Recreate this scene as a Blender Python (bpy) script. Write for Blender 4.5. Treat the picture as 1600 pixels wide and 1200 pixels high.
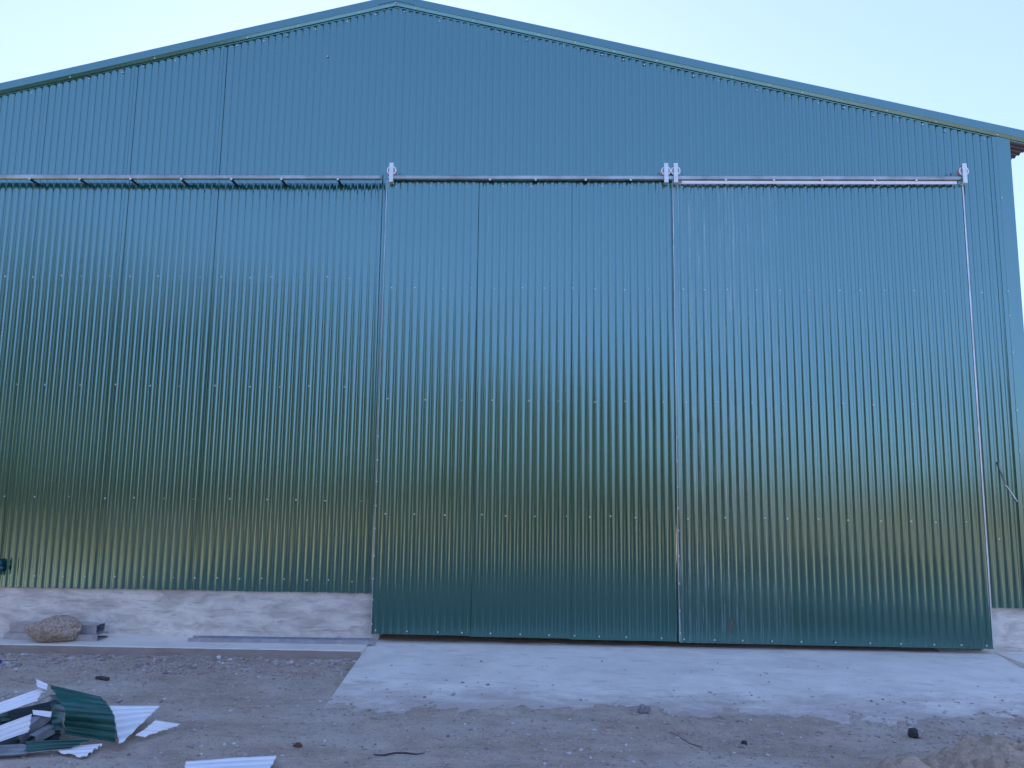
import bpy, bmesh, math, random
from mathutils import Vector, Matrix, noise
random.seed(7)
R = math.radians
scene = bpy.context.scene
for o in list(bpy.data.objects):
    bpy.data.objects.remove(o)
COL = scene.collection

# ------------------------------------------------------------------ camera
F, PITCH, YAW, ROLL = 1180.0, 0.12935, 0.02764, 0.01275
CAM = Vector((0.0, -8.5, 1.69))
fw = Vector((-math.sin(YAW) * math.cos(PITCH), math.cos(YAW) * math.cos(PITCH), math.sin(PITCH)))
rt0 = Vector((math.cos(YAW), math.sin(YAW), 0)); up0 = rt0.cross(fw)
rt = rt0 * math.cos(ROLL) + up0 * math.sin(ROLL)
up = up0 * math.cos(ROLL) - rt0 * math.sin(ROLL)
cd = bpy.data.cameras.new('camera'); cam = bpy.data.objects.new('camera', cd); COL.objects.link(cam)
cd.sensor_width = 36; cd.sensor_fit = 'HORIZONTAL'; cd.lens = F / 1600 * 36
cd.clip_start = 0.05; cd.clip_end = 2000
m = Matrix((rt, up, -fw)).transposed().to_4x4(); m.translation = CAM
cam.matrix_world = m
scene.camera = cam

# ------------------------------------------------------------------ sky, sun, exposure
SUN_EL, SUN_AZ = 16.0, -11.0          # azimuth from +Y, negative = to the left, behind the shed
w = bpy.data.worlds.new("World"); scene.world = w; w.use_nodes = True
nt = w.node_tree; bg = nt.nodes['Background']
sky = nt.nodes.new('ShaderNodeTexSky'); sky.sky_type = 'NISHITA'; sky.sun_disc = False
sky.sun_elevation = R(SUN_EL); sky.sun_rotation = R(SUN_AZ)
sky.dust_density = 0.5; sky.ozone_density = 1.0; sky.air_density = 1.0
gm = nt.nodes.new('ShaderNodeGamma'); gm.inputs[1].default_value = 0.42     # one even grade over the whole sky
mx = nt.nodes.new('ShaderNodeMix'); mx.data_type = 'RGBA'; mx.blend_type = 'MULTIPLY'
mx.inputs[0].default_value = 1.0; mx.inputs[7].default_value = (0.69, 0.845, 1.44, 1)
nt.links.new(sky.outputs[0], gm.inputs[0]); nt.links.new(gm.outputs[0], mx.inputs[6]); nt.links.new(mx.outputs[2], bg.inputs[0])
bg.inputs[1].default_value = 0.12
sd = bpy.data.lights.new('sun', 'SUN'); sun = bpy.data.objects.new('sun', sd); COL.objects.link(sun)
sd.energy = 5.0; sd.angle = R(0.53); sd.color = (1.0, 0.87, 0.70)
sv = Vector((math.sin(R(SUN_AZ)) * math.cos(R(SUN_EL)), math.cos(R(SUN_AZ)) * math.cos(R(SUN_EL)), math.sin(R(SUN_EL))))
sun.rotation_euler = sv.to_track_quat('Z', 'Y').to_euler(); sun.location = (-10, 20, 20)
vs = scene.view_settings
vs.view_transform = 'Standard'; vs.look = 'None'; vs.gamma = 1.0; vs.use_curve_mapping = False
vs.exposure = 2.47

# ------------------------------------------------------------------ helpers
def ray(px, py):
    return fw + rt * ((px - 800) / F) - up * ((py - 600) / F)
def at_z(px, py, Z):
    d = ray(px, py); return CAM + d * ((Z - CAM.z) / d.z)
def at_y(px, py, Y):
    d = ray(px, py); return CAM + d * ((Y - CAM.y) / d.y)

def empty(name, loc=(0, 0, 0)):
    o = bpy.data.objects.new(name, None); COL.objects.link(o); o.location = loc
    o.empty_display_size = 0.2
    return o
def tag(o, label=None, cat=None, group=None, kind=None):
    if label: o['label'] = label
    if cat: o['category'] = cat
    if group: o['group'] = group
    if kind: o['kind'] = kind
    return o
def link(name, me, parent=None):
    o = bpy.data.objects.new(name, me); COL.objects.link(o)
    if parent is not None: o.parent = parent
    return o

class MB:
    """collects geometry for one mesh object"""
    def __init__(s): s.v = []; s.f = []; s.mi = []; s.sm = []
    def add(s, vs_, fs_, mi=0, smooth=False):
        b = len(s.v); s.v += [tuple(p) for p in vs_]
        s.f += [tuple(b + i for i in f) for f in fs_]
        s.mi += [mi] * len(fs_); s.sm += [smooth] * len(fs_)
        return s
    def box(s, a, b, mi=0):
        x0, y0, z0 = a; x1, y1, z1 = b
        v = [(x0,y0,z0),(x1,y0,z0),(x1,y1,z0),(x0,y1,z0),(x0,y0,z1),(x1,y0,z1),(x1,y1,z1),(x0,y1,z1)]
        f = [(0,3,2,1),(4,5,6,7),(0,1,5,4),(1,2,6,5),(2,3,7,6),(3,0,4,7)]
        return s.add(v, f, mi)
    def extrude(s, prof, p0, p1, u, v, mi=0, closed=False, caps=False, smooth=False):
        """2-D profile (a, b) -> a*u + b*v, swept from p0 to p1 (p may be callables per profile point)"""
        n = len(prof); vs_ = []
        for q in (p0, p1):
            for (a, b) in prof: vs_.append(Vector(q) + Vector(u) * a + Vector(v) * b)
        fs_ = [(i, (i + 1) % n, n + (i + 1) % n, n + i) for i in range(n if closed else n - 1)]
        if caps: fs_ += [tuple(range(n - 1, -1, -1)), tuple(range(n, 2 * n))]
        return s.add(vs_, fs_, mi, smooth)
    def tube(s, pts, r, n=8, mi=0, smooth=True):
        vs_ = []; fs_ = []
        for i, p in enumerate(pts):
            p = Vector(p); a = Vector(pts[max(i - 1, 0)]); b = Vector(pts[min(i + 1, len(pts) - 1)])
            t = (b - a).normalized(); q = t.orthogonal().normalized(); k = t.cross(q)
            rr = r[i] if isinstance(r, (list, tuple)) else r
            for j in range(n):
                an = 2 * math.pi * j / n
                vs_.append(p + q * rr * math.cos(an) + k * rr * math.sin(an))
        for i in range(len(pts) - 1):
            for j in range(n):
                fs_.append((i*n + j, i*n + (j+1) % n, (i+1)*n + (j+1) % n, (i+1)*n + j))
        s.add(vs_, fs_, mi, smooth)
        s.add([vs_[j] for j in range(n)], [tuple(range(n - 1, -1, -1))], mi)
        b0 = (len(pts) - 1) * n
        s.add([vs_[b0 + j] for j in range(n)], [tuple(range(n))], mi)
        return s
    def mesh(s, name, mats):
        me = bpy.data.meshes.new(name); me.from_pydata(s.v, [], s.f)
        for mt in (mats if isinstance(mats, (list, tuple)) else [mats]): me.materials.append(mt)
        me.polygons.foreach_set('material_index', s.mi); me.polygons.foreach_set('use_smooth', s.sm)
        me.update(); return me
    def build(s, name, mats, parent=None):
        return link(name, s.mesh(name, mats), parent)

# ------------------------------------------------------------------ materials
def mat(name):
    mt = bpy.data.materials.new(name); mt.use_nodes = True
    t = mt.node_tree; b = t.nodes['Principled BSDF']; return mt, t, b
def N(t, typ, **kw):
    n = t.nodes.new(typ)
    for k, v in kw.items():
        if k.startswith('i_'): n.inputs[k[2:].replace('_', ' ')].default_value = v
        else: setattr(n, k, v)
    return n
def coords(t, scale=(1, 1, 1), typ='Object'):
    tc = N(t, 'ShaderNodeTexCoord'); mp = N(t, 'ShaderNodeMapping'); mp.inputs['Scale'].default_value = scale
    t.links.new(tc.outputs[typ], mp.inputs[0]); return mp.outputs[0]
def noi(t, vec, scale, detail=4, rough=0.55, dist=0.0):
    n = N(t, 'ShaderNodeTexNoise'); n.inputs['Scale'].default_value = scale; n.inputs['Detail'].default_value = detail
    n.inputs['Roughness'].default_value = rough; n.inputs['Distortion'].default_value = dist
    if vec is not None: t.links.new(vec, n.inputs['Vector'])
    return n.outputs['Fac']
def ramp(t, fac, stops):
    r = N(t, 'ShaderNodeValToRGB'); e = r.color_ramp.elements
    while len(e) < len(stops): e.new(0.5)
    for el, (p, c) in zip(e, stops):
        el.position = p; el.color = (c, c, c, 1) if isinstance(c, (int, float)) else (*c, 1)
    t.links.new(fac, r.inputs[0]); return r.outputs[0]
def mix(t, fac, a, b, blend='MIX'):
    n = N(t, 'ShaderNodeMix'); n.data_type = 'RGBA'; n.blend_type = blend
    for sock, v in ((0, fac), (6, a), (7, b)):
        if hasattr(v, 'links') or hasattr(v, 'node'): t.links.new(v, n.inputs[sock])
        else: n.inputs[sock].default_value = v if sock == 0 else (*v, 1)
    return n.outputs[2]
def mul(t, a, b):
    n = N(t, 'ShaderNodeMath'); n.operation = 'MULTIPLY'
    for i, v in enumerate((a, b)):
        if hasattr(v, 'node'): t.links.new(v, n.inputs[i])
        else: n.inputs[i].default_value = v
    return n.outputs[0]
def bump(t, b, h, dist, strength=1.0):
    n = N(t, 'ShaderNodeBump'); n.inputs['Distance'].default_value = dist; n.inputs['Strength'].default_value = strength
    t.links.new(h, n.inputs['Height']); t.links.new(n.outputs[0], b.inputs['Normal'])

PAINT_IOR = 2.7
def paint(name, dirt, seed):
    mt, t, b = mat(name)
    v = coords(t)
    # handling scuffs and chalk dust, in short vertical smears
    vs1 = coords(t, (42, 42, 0.22)); vs2 = coords(t, (75, 75, 2.5))
    blot = ramp(t, noi(t, v, 0.8 + seed, 3), [(0.50 - dirt * .22, 0), (0.66 - dirt * .1, 1)])
    smear = ramp(t, noi(t, vs1, 1.0, 3, 0.6), [(0.55 - dirt * .08, 0), (0.72, 1)])
    fine = ramp(t, noi(t, vs2, 1.0, 2), [(0.50, 0), (0.62, 1)])
    mask = mul(t, mul(t, mul(t, blot, smear), fine), 0.14 + dirt * 0.36)
    film = mul(t, noi(t, v, 2.2, 4), 0.015 + dirt * 0.06)
    c = mix(t, film, (0.001, 0.062, 0.040), (0.30, 0.32, 0.33))
    c = mix(t, mask, c, (0.55, 0.56, 0.56))
    t.links.new(c, b.inputs['Base Color'])
    rr = ramp(t, noi(t, v, 1.3, 3), [(0.3, 0.12), (0.7, 0.19)])
    rr2 = mix(t, mask, rr, (0.5, 0.5, 0.5))
    t.links.new(rr2, b.inputs['Roughness'])
    b.inputs['IOR'].default_value = PAINT_IOR; b.inputs['Specular Tint'].default_value = (0.60, 1.0, 1.0, 1)
    wv = coords(t, (1.6, 1.6, 0.5))
    bump(t, b, noi(t, wv, 2.2, 2), 0.004, 0.5)
    return mt
M = {}
M['paint'] = paint('green_coated_steel', 0.0, 0)
M['paint_dusty'] = paint('dusty_green_coated_steel', 1.0, .3)
M['trim_paint'] = paint('green_trim_steel', 0.15, .6)

def simple(name, col, rough=0.5, metal=0.0, var=0.15, scale=8, bumpd=0.0, ior=1.5):
    mt, t, b = mat(name); v = coords(t)
    f = noi(t, v, scale, 5)
    dark = tuple(c * (1 - var) for c in col); lite = tuple(min(1, c * (1 + var)) for c in col)
    t.links.new(mix(t, ramp(t, f, [(0.3, 0), (0.7, 1)]), dark, lite), b.inputs['Base Color'])
    b.inputs['Roughness'].default_value = rough; b.inputs['Metallic'].default_value = metal; b.inputs['IOR'].default_value = ior
    if bumpd: bump(t, b, noi(t, v, scale * 2, 6, .65), bumpd)
    return mt
M['galv'] = simple('galvanised_steel', (0.52, 0.54, 0.58), 0.38, 0.8, 0.16, 14)
M['galv_rail'] = simple('galvanised_rail', (0.34, 0.41, 0.40), 0.42, 0.6, 0.35, 3)
M['galv_bright'] = simple('bright_zinc', (0.68, 0.80, 0.78), 0.45, 0.35, 0.08, 10)
M['dull_galv'] = simple('weathered_zinc', (0.30, 0.32, 0.33), 0.55, 0.5, 0.25, 9)
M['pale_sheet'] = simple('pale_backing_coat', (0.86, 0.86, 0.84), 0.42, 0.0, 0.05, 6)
M['screw'] = simple('zinc_screw_head', (0.66, 0.68, 0.68), 0.35, 0.3, 0.1, 20)
M['dark_metal'] = simple('dark_steel', (0.03, 0.03, 0.035), 0.6, 0.3, 0.2, 10)
M['pink_wheel'] = simple('primed_wheel', (0.46, 0.30, 0.30), 0.55, 0.1, 0.2, 12)
M['teal_plastic'] = simple('teal_plastic', (0.02, 0.09, 0.10), 0.4, 0.0, 0.2, 8)
M['cream'] = simple('cream_plastic', (0.42, 0.44, 0.38), 0.5, 0.0, 0.2, 8)
M['blue_plastic'] = simple('blue_plastic', (0.02, 0.06, 0.30), 0.4, 0.0, 0.1, 8)
M['green_offcut'] = simple('green_offcut_paint', (0.002, 0.085, 0.066), 0.3, 0.0, 0.25, 5, 0, 1.6)
M['heap_shade'] = simple('painted_heap_shade', (0.018, 0.028, 0.028), 0.6, 0.0, 0.5, 6)  # near-black colour standing in for shade inside the scrap heap
M['roof_grey'] = simple('grey_roof_backing', (0.04, 0.05, 0.09), 0.6, 0.0, 0.15, 6)
M['rust'] = simple('rust', (0.16, 0.12, 0.09), 0.9, 0.0, 0.4, 30)
M['galv_trim'] = simple('zinc_edge_trim', (0.62, 0.67, 0.67), 0.4, 0.5, 0.25, 4)
M['wood_pale'] = simple('grey_wood', (0.22, 0.18, 0.16), 0.9, 0.0, 0.3, 30)
M['wood'] = simple('old_wood', (0.07, 0.055, 0.05), 0.85, 0.0, 0.4, 30, 0.004)
M['twig'] = simple('dry_twig', (0.06, 0.05, 0.045), 0.9, 0.0, 0.3, 40)
M['brick'] = simple('red_brick', (0.16, 0.055, 0.04), 0.9, 0.0, 0.3, 30, 0.003)
M['dark_stone'] = simple('dark_stone', (0.055, 0.050, 0.048), 0.9, 0.0, 0.35, 40, 0.006)
M['grey_stone'] = simple('grey_stone', (0.26, 0.25, 0.24), 0.9, 0.0, 0.3, 30, 0.005)

def concrete(name, base, stain, sc=1.0, grime=0.5):
    mt, t, b = mat(name); v = coords(t); vh = coords(t, (0.8, 1.6, 2.4))
    big = ramp(t, noi(t, vh, 1.5 * sc, 6, .62, .5), [(0.40, 0), (0.68, 1)])
    mid = ramp(t, noi(t, v, 6 * sc, 6, .65), [(0.35, 0), (0.75, 1)])
    c = mix(t, mul(t, big, grime), base, stain)
    c = mix(t, mul(t, mid, 0.30), c, tuple(x * .72 for x in base))
    streak = ramp(t, noi(t, coords(t, (3, 12, 22)), 1.2, 5, .6, .4), [(0.60, 0), (0.66, 1)])
    c = mix(t, mul(t, streak, 0.30 * grime + .08), c, tuple(x * .5 for x in stain))
    speck = ramp(t, noi(t, v, 55, 3, .6), [(0.64, 0), (0.70, 1)])
    c = mix(t, mul(t, speck, 0.25), c, (0.12, 0.11, 0.10))
    t.links.new(c, b.inputs['Base Color']); b.inputs['Roughness'].default_value = 0.88
    bump(t, b, mix(t, 0.5, mid, noi(t, v, 40, 6, .7)), 0.006)
    return mt
M['plinth'] = concrete('rough_plinth_concrete', (0.86, 0.80, 0.68), (0.47, 0.415, 0.35), 2.6, 0.9)
def slab_mat():
    mt = concrete('smooth_slab_concrete', (0.87, 0.81, 0.68), (0.66, 0.60, 0.51), 1.3, 0.75)
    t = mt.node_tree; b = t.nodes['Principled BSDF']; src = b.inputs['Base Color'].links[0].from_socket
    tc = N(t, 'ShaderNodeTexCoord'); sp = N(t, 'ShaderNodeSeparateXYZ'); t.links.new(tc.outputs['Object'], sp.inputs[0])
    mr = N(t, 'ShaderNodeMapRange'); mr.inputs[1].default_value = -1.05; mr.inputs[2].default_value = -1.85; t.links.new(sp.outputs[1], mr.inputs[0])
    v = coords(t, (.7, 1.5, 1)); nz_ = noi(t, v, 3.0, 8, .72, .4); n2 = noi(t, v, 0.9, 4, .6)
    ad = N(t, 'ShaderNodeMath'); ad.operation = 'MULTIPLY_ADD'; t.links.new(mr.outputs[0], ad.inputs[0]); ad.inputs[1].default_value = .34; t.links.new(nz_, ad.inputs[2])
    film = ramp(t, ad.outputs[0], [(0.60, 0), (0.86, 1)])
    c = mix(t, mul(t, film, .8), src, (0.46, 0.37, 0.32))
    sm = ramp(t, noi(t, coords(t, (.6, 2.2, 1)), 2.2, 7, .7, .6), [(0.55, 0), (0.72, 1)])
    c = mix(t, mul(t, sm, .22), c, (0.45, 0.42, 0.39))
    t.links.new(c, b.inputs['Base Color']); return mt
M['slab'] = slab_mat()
M['old_slab'] = concrete('smooth_slab_concrete', (0.77, 0.73, 0.66), (0.64, 0.59, 0.53), 0.9, 0.45)
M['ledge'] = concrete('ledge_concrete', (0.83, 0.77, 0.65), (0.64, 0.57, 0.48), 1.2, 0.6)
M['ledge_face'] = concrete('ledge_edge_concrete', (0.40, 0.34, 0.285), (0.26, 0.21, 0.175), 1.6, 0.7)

def soil(name, cols, bd, far_earth=False):
    mt, t, b = mat(name); v = coords(t)
    f1 = noi(t, v, 0.55, 5, .6, .6); f2 = noi(t, v, 4.0, 7, .68, .3); f3 = noi(t, v, 85, 5, .75)
    dust = ramp(t, noi(t, coords(t, (.7, 1.6, 1)), 0.9, 6, .65, .8), [(0.46, 0), (0.62, 1)])
    c = mix(t, ramp(t, f1, [(0.35, 0), (0.65, 1)]), cols[0], cols[1])
    f4 = noi(t, coords(t, (1, 1.5, 1)), 17, 6, .72, .2); f5 = noi(t, coords(t, (.25, 1.4, 1)), 3.2, 6, .7, .5)
    c = mix(t, mul(t, ramp(t, f2, [(0.42, 0), (0.66, 1)]), .75), c, cols[2])
    c = mix(t, mul(t, ramp(t, f5, [(0.50, 0), (0.64, 1)]), .55), c, cols[2])
    c = mix(t, mul(t, ramp(t, f4, [(0.28, 1), (0.46, 0)]), .70), c, tuple(x * .55 for x in cols[2]))
    c = mix(t, mul(t, ramp(t, f4, [(0.58, 0), (0.74, 1)]), .55), c, cols[3])
    c = mix(t, mul(t, dust, .55), c, cols[3])
    c = mix(t, mul(t, ramp(t, f3, [(0.56, 0), (0.66, 1)]), .6), c, tuple(min(1, x * 1.6) for x in cols[0]))
    c = mix(t, mul(t, ramp(t, f3, [(0.34, 1), (0.44, 0)]), .6), c, tuple(x * .40 for x in cols[0]))
    if far_earth:  # ground farther out blends to its own darker brown earth
        tc = N(t, 'ShaderNodeTexCoord'); sp = N(t, 'ShaderNodeSeparateXYZ'); t.links.new(tc.outputs['Object'], sp.inputs[0])
        mr = N(t, 'ShaderNodeMapRange'); mr.inputs[1].default_value = -5.0; mr.inputs[2].default_value = -9.0; t.links.new(sp.outputs[1], mr.inputs[0])
        sc_ = ramp(t, noi(t, coords(t, (1, 1, 1)), .35, 6, .65), [(0.38, (0.24, 0.145, 0.085)), (0.62, (0.46, 0.28, 0.16))])
        c = mix(t, mr.outputs[0], c, sc_)
    t.links.new(c, b.inputs['Base Color']); b.inputs['Roughness'].default_value = 0.95
    b.inputs['Specular IOR Level'].default_value = 0.2
    bump(t, b, mix(t, .4, f4, f3), bd)
    return mt
M['soil'] = soil('trodden_soil', [(0.59, 0.47, 0.355), (0.63, 0.51, 0.395), (0.38, 0.30, 0.225), (0.70, 0.63, 0.52)], 0.03, True)
M['mound'] = soil('heaped_soil', [(0.60, 0.47, 0.335), (0.66, 0.49, 0.33), (0.38, 0.29, 0.205), (0.66, 0.55, 0.43)], 0.03)
M['drift'] = soil('drifted_sand', [(0.42, 0.31, 0.23), (0.46, 0.34, 0.25), (0.30, 0.22, 0.165), (0.46, 0.37, 0.30)], 0.006)

def island_mat(name, stops, rough=.9):
    mt, t, b = mat(name); g = N(t, 'ShaderNodeNewGeometry')
    c = ramp(t, g.outputs['Random Per Island'], stops)
    f = noi(t, coords(t), 60, 4, .6)
    c = mix(t, mul(t, f, .5), c, (0.12, 0.105, 0.095))
    t.links.new(c, b.inputs['Base Color']); b.inputs['Roughness'].default_value = rough
    return mt
M['gravel'] = island_mat('mixed_gravel', [(0, (0.30, 0.23, 0.195)), (0.15, (0.46, 0.37, 0.315)), (0.80, (0.54, 0.46, 0.41)), (0.93, (0.62, 0.58, 0.54)), (1, (0.85, 0.84, 0.82))])
M['leaves'] = island_mat('dusty_leaves', [(0, (0.045, 0.06, 0.04)), (0.5, (0.075, 0.08, 0.055)), (1, (0.13, 0.11, 0.07))])

def rock_mat():
    mt, t, b = mat('speckled_boulder'); v = coords(t)
    vo = N(t, 'ShaderNodeTexVoronoi'); vo.inputs['Scale'].default_value = 62; t.links.new(v, vo.inputs['Vector'])
    cc = ramp(t, vo.outputs['Color'], [(0.1, (0.27, 0.19, 0.13)), (0.45, (0.58, 0.44, 0.31)), (0.75, (0.74, 0.61, 0.47)), (1, (0.9, 0.82, 0.7))])
    c = mix(t, mul(t, noi(t, v, 40, 5, .7), .7), cc, (0.42, 0.31, 0.22))
    t.links.new(c, b.inputs['Base Color']); b.inputs['Roughness'].default_value = .9
    bump(t, b, noi(t, v, 30, 7, .75), 0.03); return mt
M['boulder'] = rock_mat()

# ------------------------------------------------------------------ the ground
RAMP_X0, RAMP_X1, LEDGE_Y, LEDGE_Z = -1.73, 4.93, -0.52, -0.04
def gz(x, y):
    yy = max(0.0, -y)
    z = -0.125 - 0.043 * min(yy, 2.4) - 0.004 * min(max(yy - 2.4, 0), 8)
    n1 = noise.noise(Vector((x * .55, y * .55, 3.1))); n2 = noise.noise(Vector((x * 2.3, y * 2.3, 7.7))); n3 = noise.noise(Vector((x * 8, y * 8, 1.2)))
    n4 = noise.noise(Vector((x * 21, y * 21, 5.2)))
    z += 0.010 * n1 + 0.006 * n2 + 0.007 * n3 + 0.004 * n4
    if x < RAMP_X0 and -1.3 < y < -0.4:           # rubble left along the foot of the ledge
        k = math.exp(-((y + .62) / .28) ** 2)
        z += k * (0.016 + 0.034 * max(0, noise.noise(Vector((x * 3.1, y * 5, 9)))) + .020 * noise.noise(Vector((x * 14, y * 14, 4))))
    if y > 0.1: z = min(z, -0.30)
    far = math.hypot(x, y + 6)
    if far > 28: z += 0.05 * (far - 28) * (0.35 + 0.35 * noise.noise(Vector((x * .012, y * .012, 2))))  if far < 160 else 0
    return z
def axis(lo, hi, fine0, fine1, step, grow=1.28):
    a = [fine0]
    while a[-1] < fine1: a.append(a[-1] + step)
    s = step
    while a[-1] < hi: s *= grow; a.append(a[-1] + s)
    s = step
    while a[0] > lo: s *= grow; a.insert(0, a[0] - s)
    return a
xs = axis(-150, 150, -6.6, 6.4, 0.055); ys = axis(-150, 150, -4.2, 0.15, 0.05)
g = MB(); nx = len(xs)
g.add([(x, y, gz(x, y)) for y in ys for x in xs],
      [(j*nx + i, j*nx + i + 1, (j+1)*nx + i + 1, (j+1)*nx + i) for j in range(len(ys) - 1) for i in range(nx - 1)], 0, True)
tag(g.build('ground', M['soil']), 'trodden stony soil in front of the shed', kind='structure')

# concrete ramp, ledges
r = MB()
nxr, nyr = 60, 22
def rz(y): return LEDGE_Z + 0.002 - 0.16 * (-y / 1.77) if y < 0 else LEDGE_Z + 0.002
rx = [RAMP_X0 + (RAMP_X1 - RAMP_X0) * i / nxr for i in range(nxr + 1)]
ry = [0.5] + [0.0 - 2.35 * j / nyr for j in range(nyr + 1)]
r.add([(x, y, rz(y) + .004 * noise.noise(Vector((x * 1.3, y * 1.6, 5)))) for y in ry for x in rx],
      [(j*(nxr+1) + i, (j+1)*(nxr+1) + i, (j+1)*(nxr+1) + i + 1, j*(nxr+1) + i + 1) for j in range(len(ry) - 1) for i in range(nxr)], 0, True)
for xe, flip in ((RAMP_X0, 0), (RAMP_X1, 1)):
    vv = [(xe, y, rz(y) + .004 * noise.noise(Vector((xe * 1.3, y * 1.6, 5)))) for y in ry] + [(xe, y, -0.6) for y in ry]
    n = len(ry)
    r.add(vv, [((j, n + j, n + j + 1, j + 1) if flip else (j, j + 1, n + j + 1, n + j)) for j in range(n - 1)], 0)
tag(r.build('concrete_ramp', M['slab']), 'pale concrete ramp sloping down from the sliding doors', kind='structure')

def ledge(x0, x1, label):
    e = MB(); n = max(4, int((x1 - x0) / .12)); rows = []
    X = [x0 + (x1 - x0) * i / n for i in range(n + 1)]
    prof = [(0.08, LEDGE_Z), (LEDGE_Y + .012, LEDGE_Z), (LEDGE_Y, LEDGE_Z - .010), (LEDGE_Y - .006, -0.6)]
    V = []
    for k, (y, z) in enumerate(prof):
        for x in X:
            j = .010 * noise.noise(Vector((x * 1.1, 0, 4))) + .004 * noise.noise(Vector((x * 9, 0, 8)))
            V.append((x, y + (j if k else 0), z + (.003 * noise.noise(Vector((x * 6, k, 2))) if k in (1, 2) else 0)))
    for k in range(3):
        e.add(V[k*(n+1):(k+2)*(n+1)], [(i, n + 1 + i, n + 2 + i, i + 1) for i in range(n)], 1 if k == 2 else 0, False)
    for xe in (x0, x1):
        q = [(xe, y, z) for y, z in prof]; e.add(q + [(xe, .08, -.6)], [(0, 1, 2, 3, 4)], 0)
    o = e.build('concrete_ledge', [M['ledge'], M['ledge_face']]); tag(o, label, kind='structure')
ledge(-9.3, RAMP_X0 - .004, 'low concrete ledge along the foot of the wall left of the ramp')
ledge(RAMP_X1 + .004, 6.6, 'low concrete ledge at the foot of the wall right of the ramp')

# ------------------------------------------------------------------ shed
SLOPE = 0.2365; RIDGE_X = -1.70; RIDGE_Z = 7.47; XL, XR = -8.905, 5.505; DEPTH = 14.0
def roof_z(x): return RIDGE_Z - SLOPE * abs(x - RIDGE_X)
shed = empty('metal_shed', (RIDGE_X, 0, 0))
tag(shed, 'big green corrugated metal shed with a low gable and concrete plinth', 'shed')
def part(o): 
    o.parent = shed; o.matrix_parent_inverse = Matrix.Translation((-RIDGE_X, 0, 0)); return o

PITCHW = 0.083
PROF = [(-.16, 1), (0, 1), (.16, 1), (.215, .91), (.29, .5), (.365, .09), (.42, 0), (.5, 0), (.58, 0), (.635, .09), (.71, .5), (.785, .91)]
def profile_x(x0, x1, phase, depth):
    """(x, height) samples of the rib profile between x0 and x1; crests stand out to -Y"""
    out = []; k = int(math.floor((x0 - phase) / PITCHW)) - 1
    while phase + k * PITCHW < x1 + PITCHW:
        for t_, h in PROF:
            x = phase + (k + t_) * PITCHW
            if x0 <= x <= x1: out.append((x, h * depth))
        k += 1
    return out
SEED = [0]
def sheet(x0, x1, zb, zt, y0, depth=0.010, phase=-1.649, rows=None, warp=1.0, ragged=0.0, col=None):
    """one ribbed steel sheet standing in the XZ plane, front at y0 - depth"""
    SEED[0] += 1; sd_ = (col if col is not None else SEED[0] + 40) * 3.7; rnd = random.Random(int(sd_ * 10))
    P = profile_x(x0, x1, phase, depth)
    zmid = (zt((x0 + x1) / 2) if callable(zt) else zt) - zb
    rows = rows or max(3, int(zmid / .32))
    tilt = rnd.uniform(-.003, .003); slant = rnd.uniform(-.0016, .0016)
    mb = MB(); n = len(P)
    V = []
    for j in range(rows + 1):
        for (x, h) in P:
            top = zt(x) if callable(zt) else zt
            bot = zb - (ragged * random.uniform(-1, 1) if ragged else 0)
            z = bot + (top - bot) * j / rows
            wv = warp * (0.0022 * noise.noise(Vector((x * .9 + sd_, z * .55, sd_))) + 0.0009 * noise.noise(Vector((x * 2.6, z * 1.3 + sd_, 5))))
            V.append((x, y0 - h + wv + tilt * (x - x0) + slant * z * .3 - 0.0080 * (x - x0) / max(.2, x1 - x0), z))
    mb.add(V, [(j*n + i, j*n + i + 1, (j+1)*n + i + 1, (j+1)*n + i) for j in range(rows) for i in range(n - 1)], 0, True)
    return mb

seams = [-1.649 + 1.079 * k for k in range(-8, 9)]
def panels(xa, xb):
    c = [xa] + [s for s in seams if xa + .05 < s < xb - .05] + [xb]
    return list(zip(c[:-1], c[1:]))
LAP1, LAP2, PL_TOP_L, PL_TOP_R = 5.164, 3.938, 0.46, 0.417
under = lambda x: roof_z(x) + .006
# gable sheets (outermost), then the two lower courses on the left, then the strip beside the corner
for ci, (a, b) in enumerate(panels(XL + .02, RIDGE_X + .05)):
    part(sheet(a, b + .02, LAP1, under, 0.0, col=ci).build('wall_sheet', M['paint']))
for (a, b) in panels(RIDGE_X + .051, 4.60):
    part(sheet(a, b + .02, 5.12, under, 0.0).build('wall_sheet', M['paint']))
for ci, (a, b) in enumerate(panels(XL + .02, -1.66)):
    part(sheet(a, b + .02, LAP2, LAP1 + .12, 0.0060, col=ci).build('wall_sheet', M['paint']))
    part(sheet(a, b + .02, PL_TOP_L, LAP2 + .10, 0.0080, ragged=.006, col=ci).build('wall_sheet', M['paint']))
part(sheet(4.62, 5.312, PL_TOP_R, under, 0.004, ragged=.002).build('wall_sheet', M['paint']))
# plinths
def plinth(x0, x1, ztop):
    e = MB(); nxp = max(4, int((x1 - x0) / .06)); nz = 8
    V = []
    for j in range(nz + 1):
        for i in range(nxp + 1):
            x = x0 + (x1 - x0) * i / nxp; z = -0.2 + (ztop + .03 + .2) * j / nz
            y = 0.030 + .006 * noise.noise(Vector((x * 1.5, z * 3, 4))) + .004 * noise.noise(Vector((x * 9, z * 12, 1)))
            V.append((x, y, z))
    e.add(V, [(j*(nxp+1) + i, j*(nxp+1) + i + 1, (j+1)*(nxp+1) + i + 1, (j+1)*(nxp+1) + i) for j in range(nz) for i in range(nxp)], 0, True)
    b0 = len(V)
    e.box((x0, .06, -.3), (x1, .28, ztop + .028))
    return part(e.build('plinth', M['plinth']))
plinth(XL, -1.66, PL_TOP_L); plinth(4.84, XR - .002, PL_TOP_R)
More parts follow.
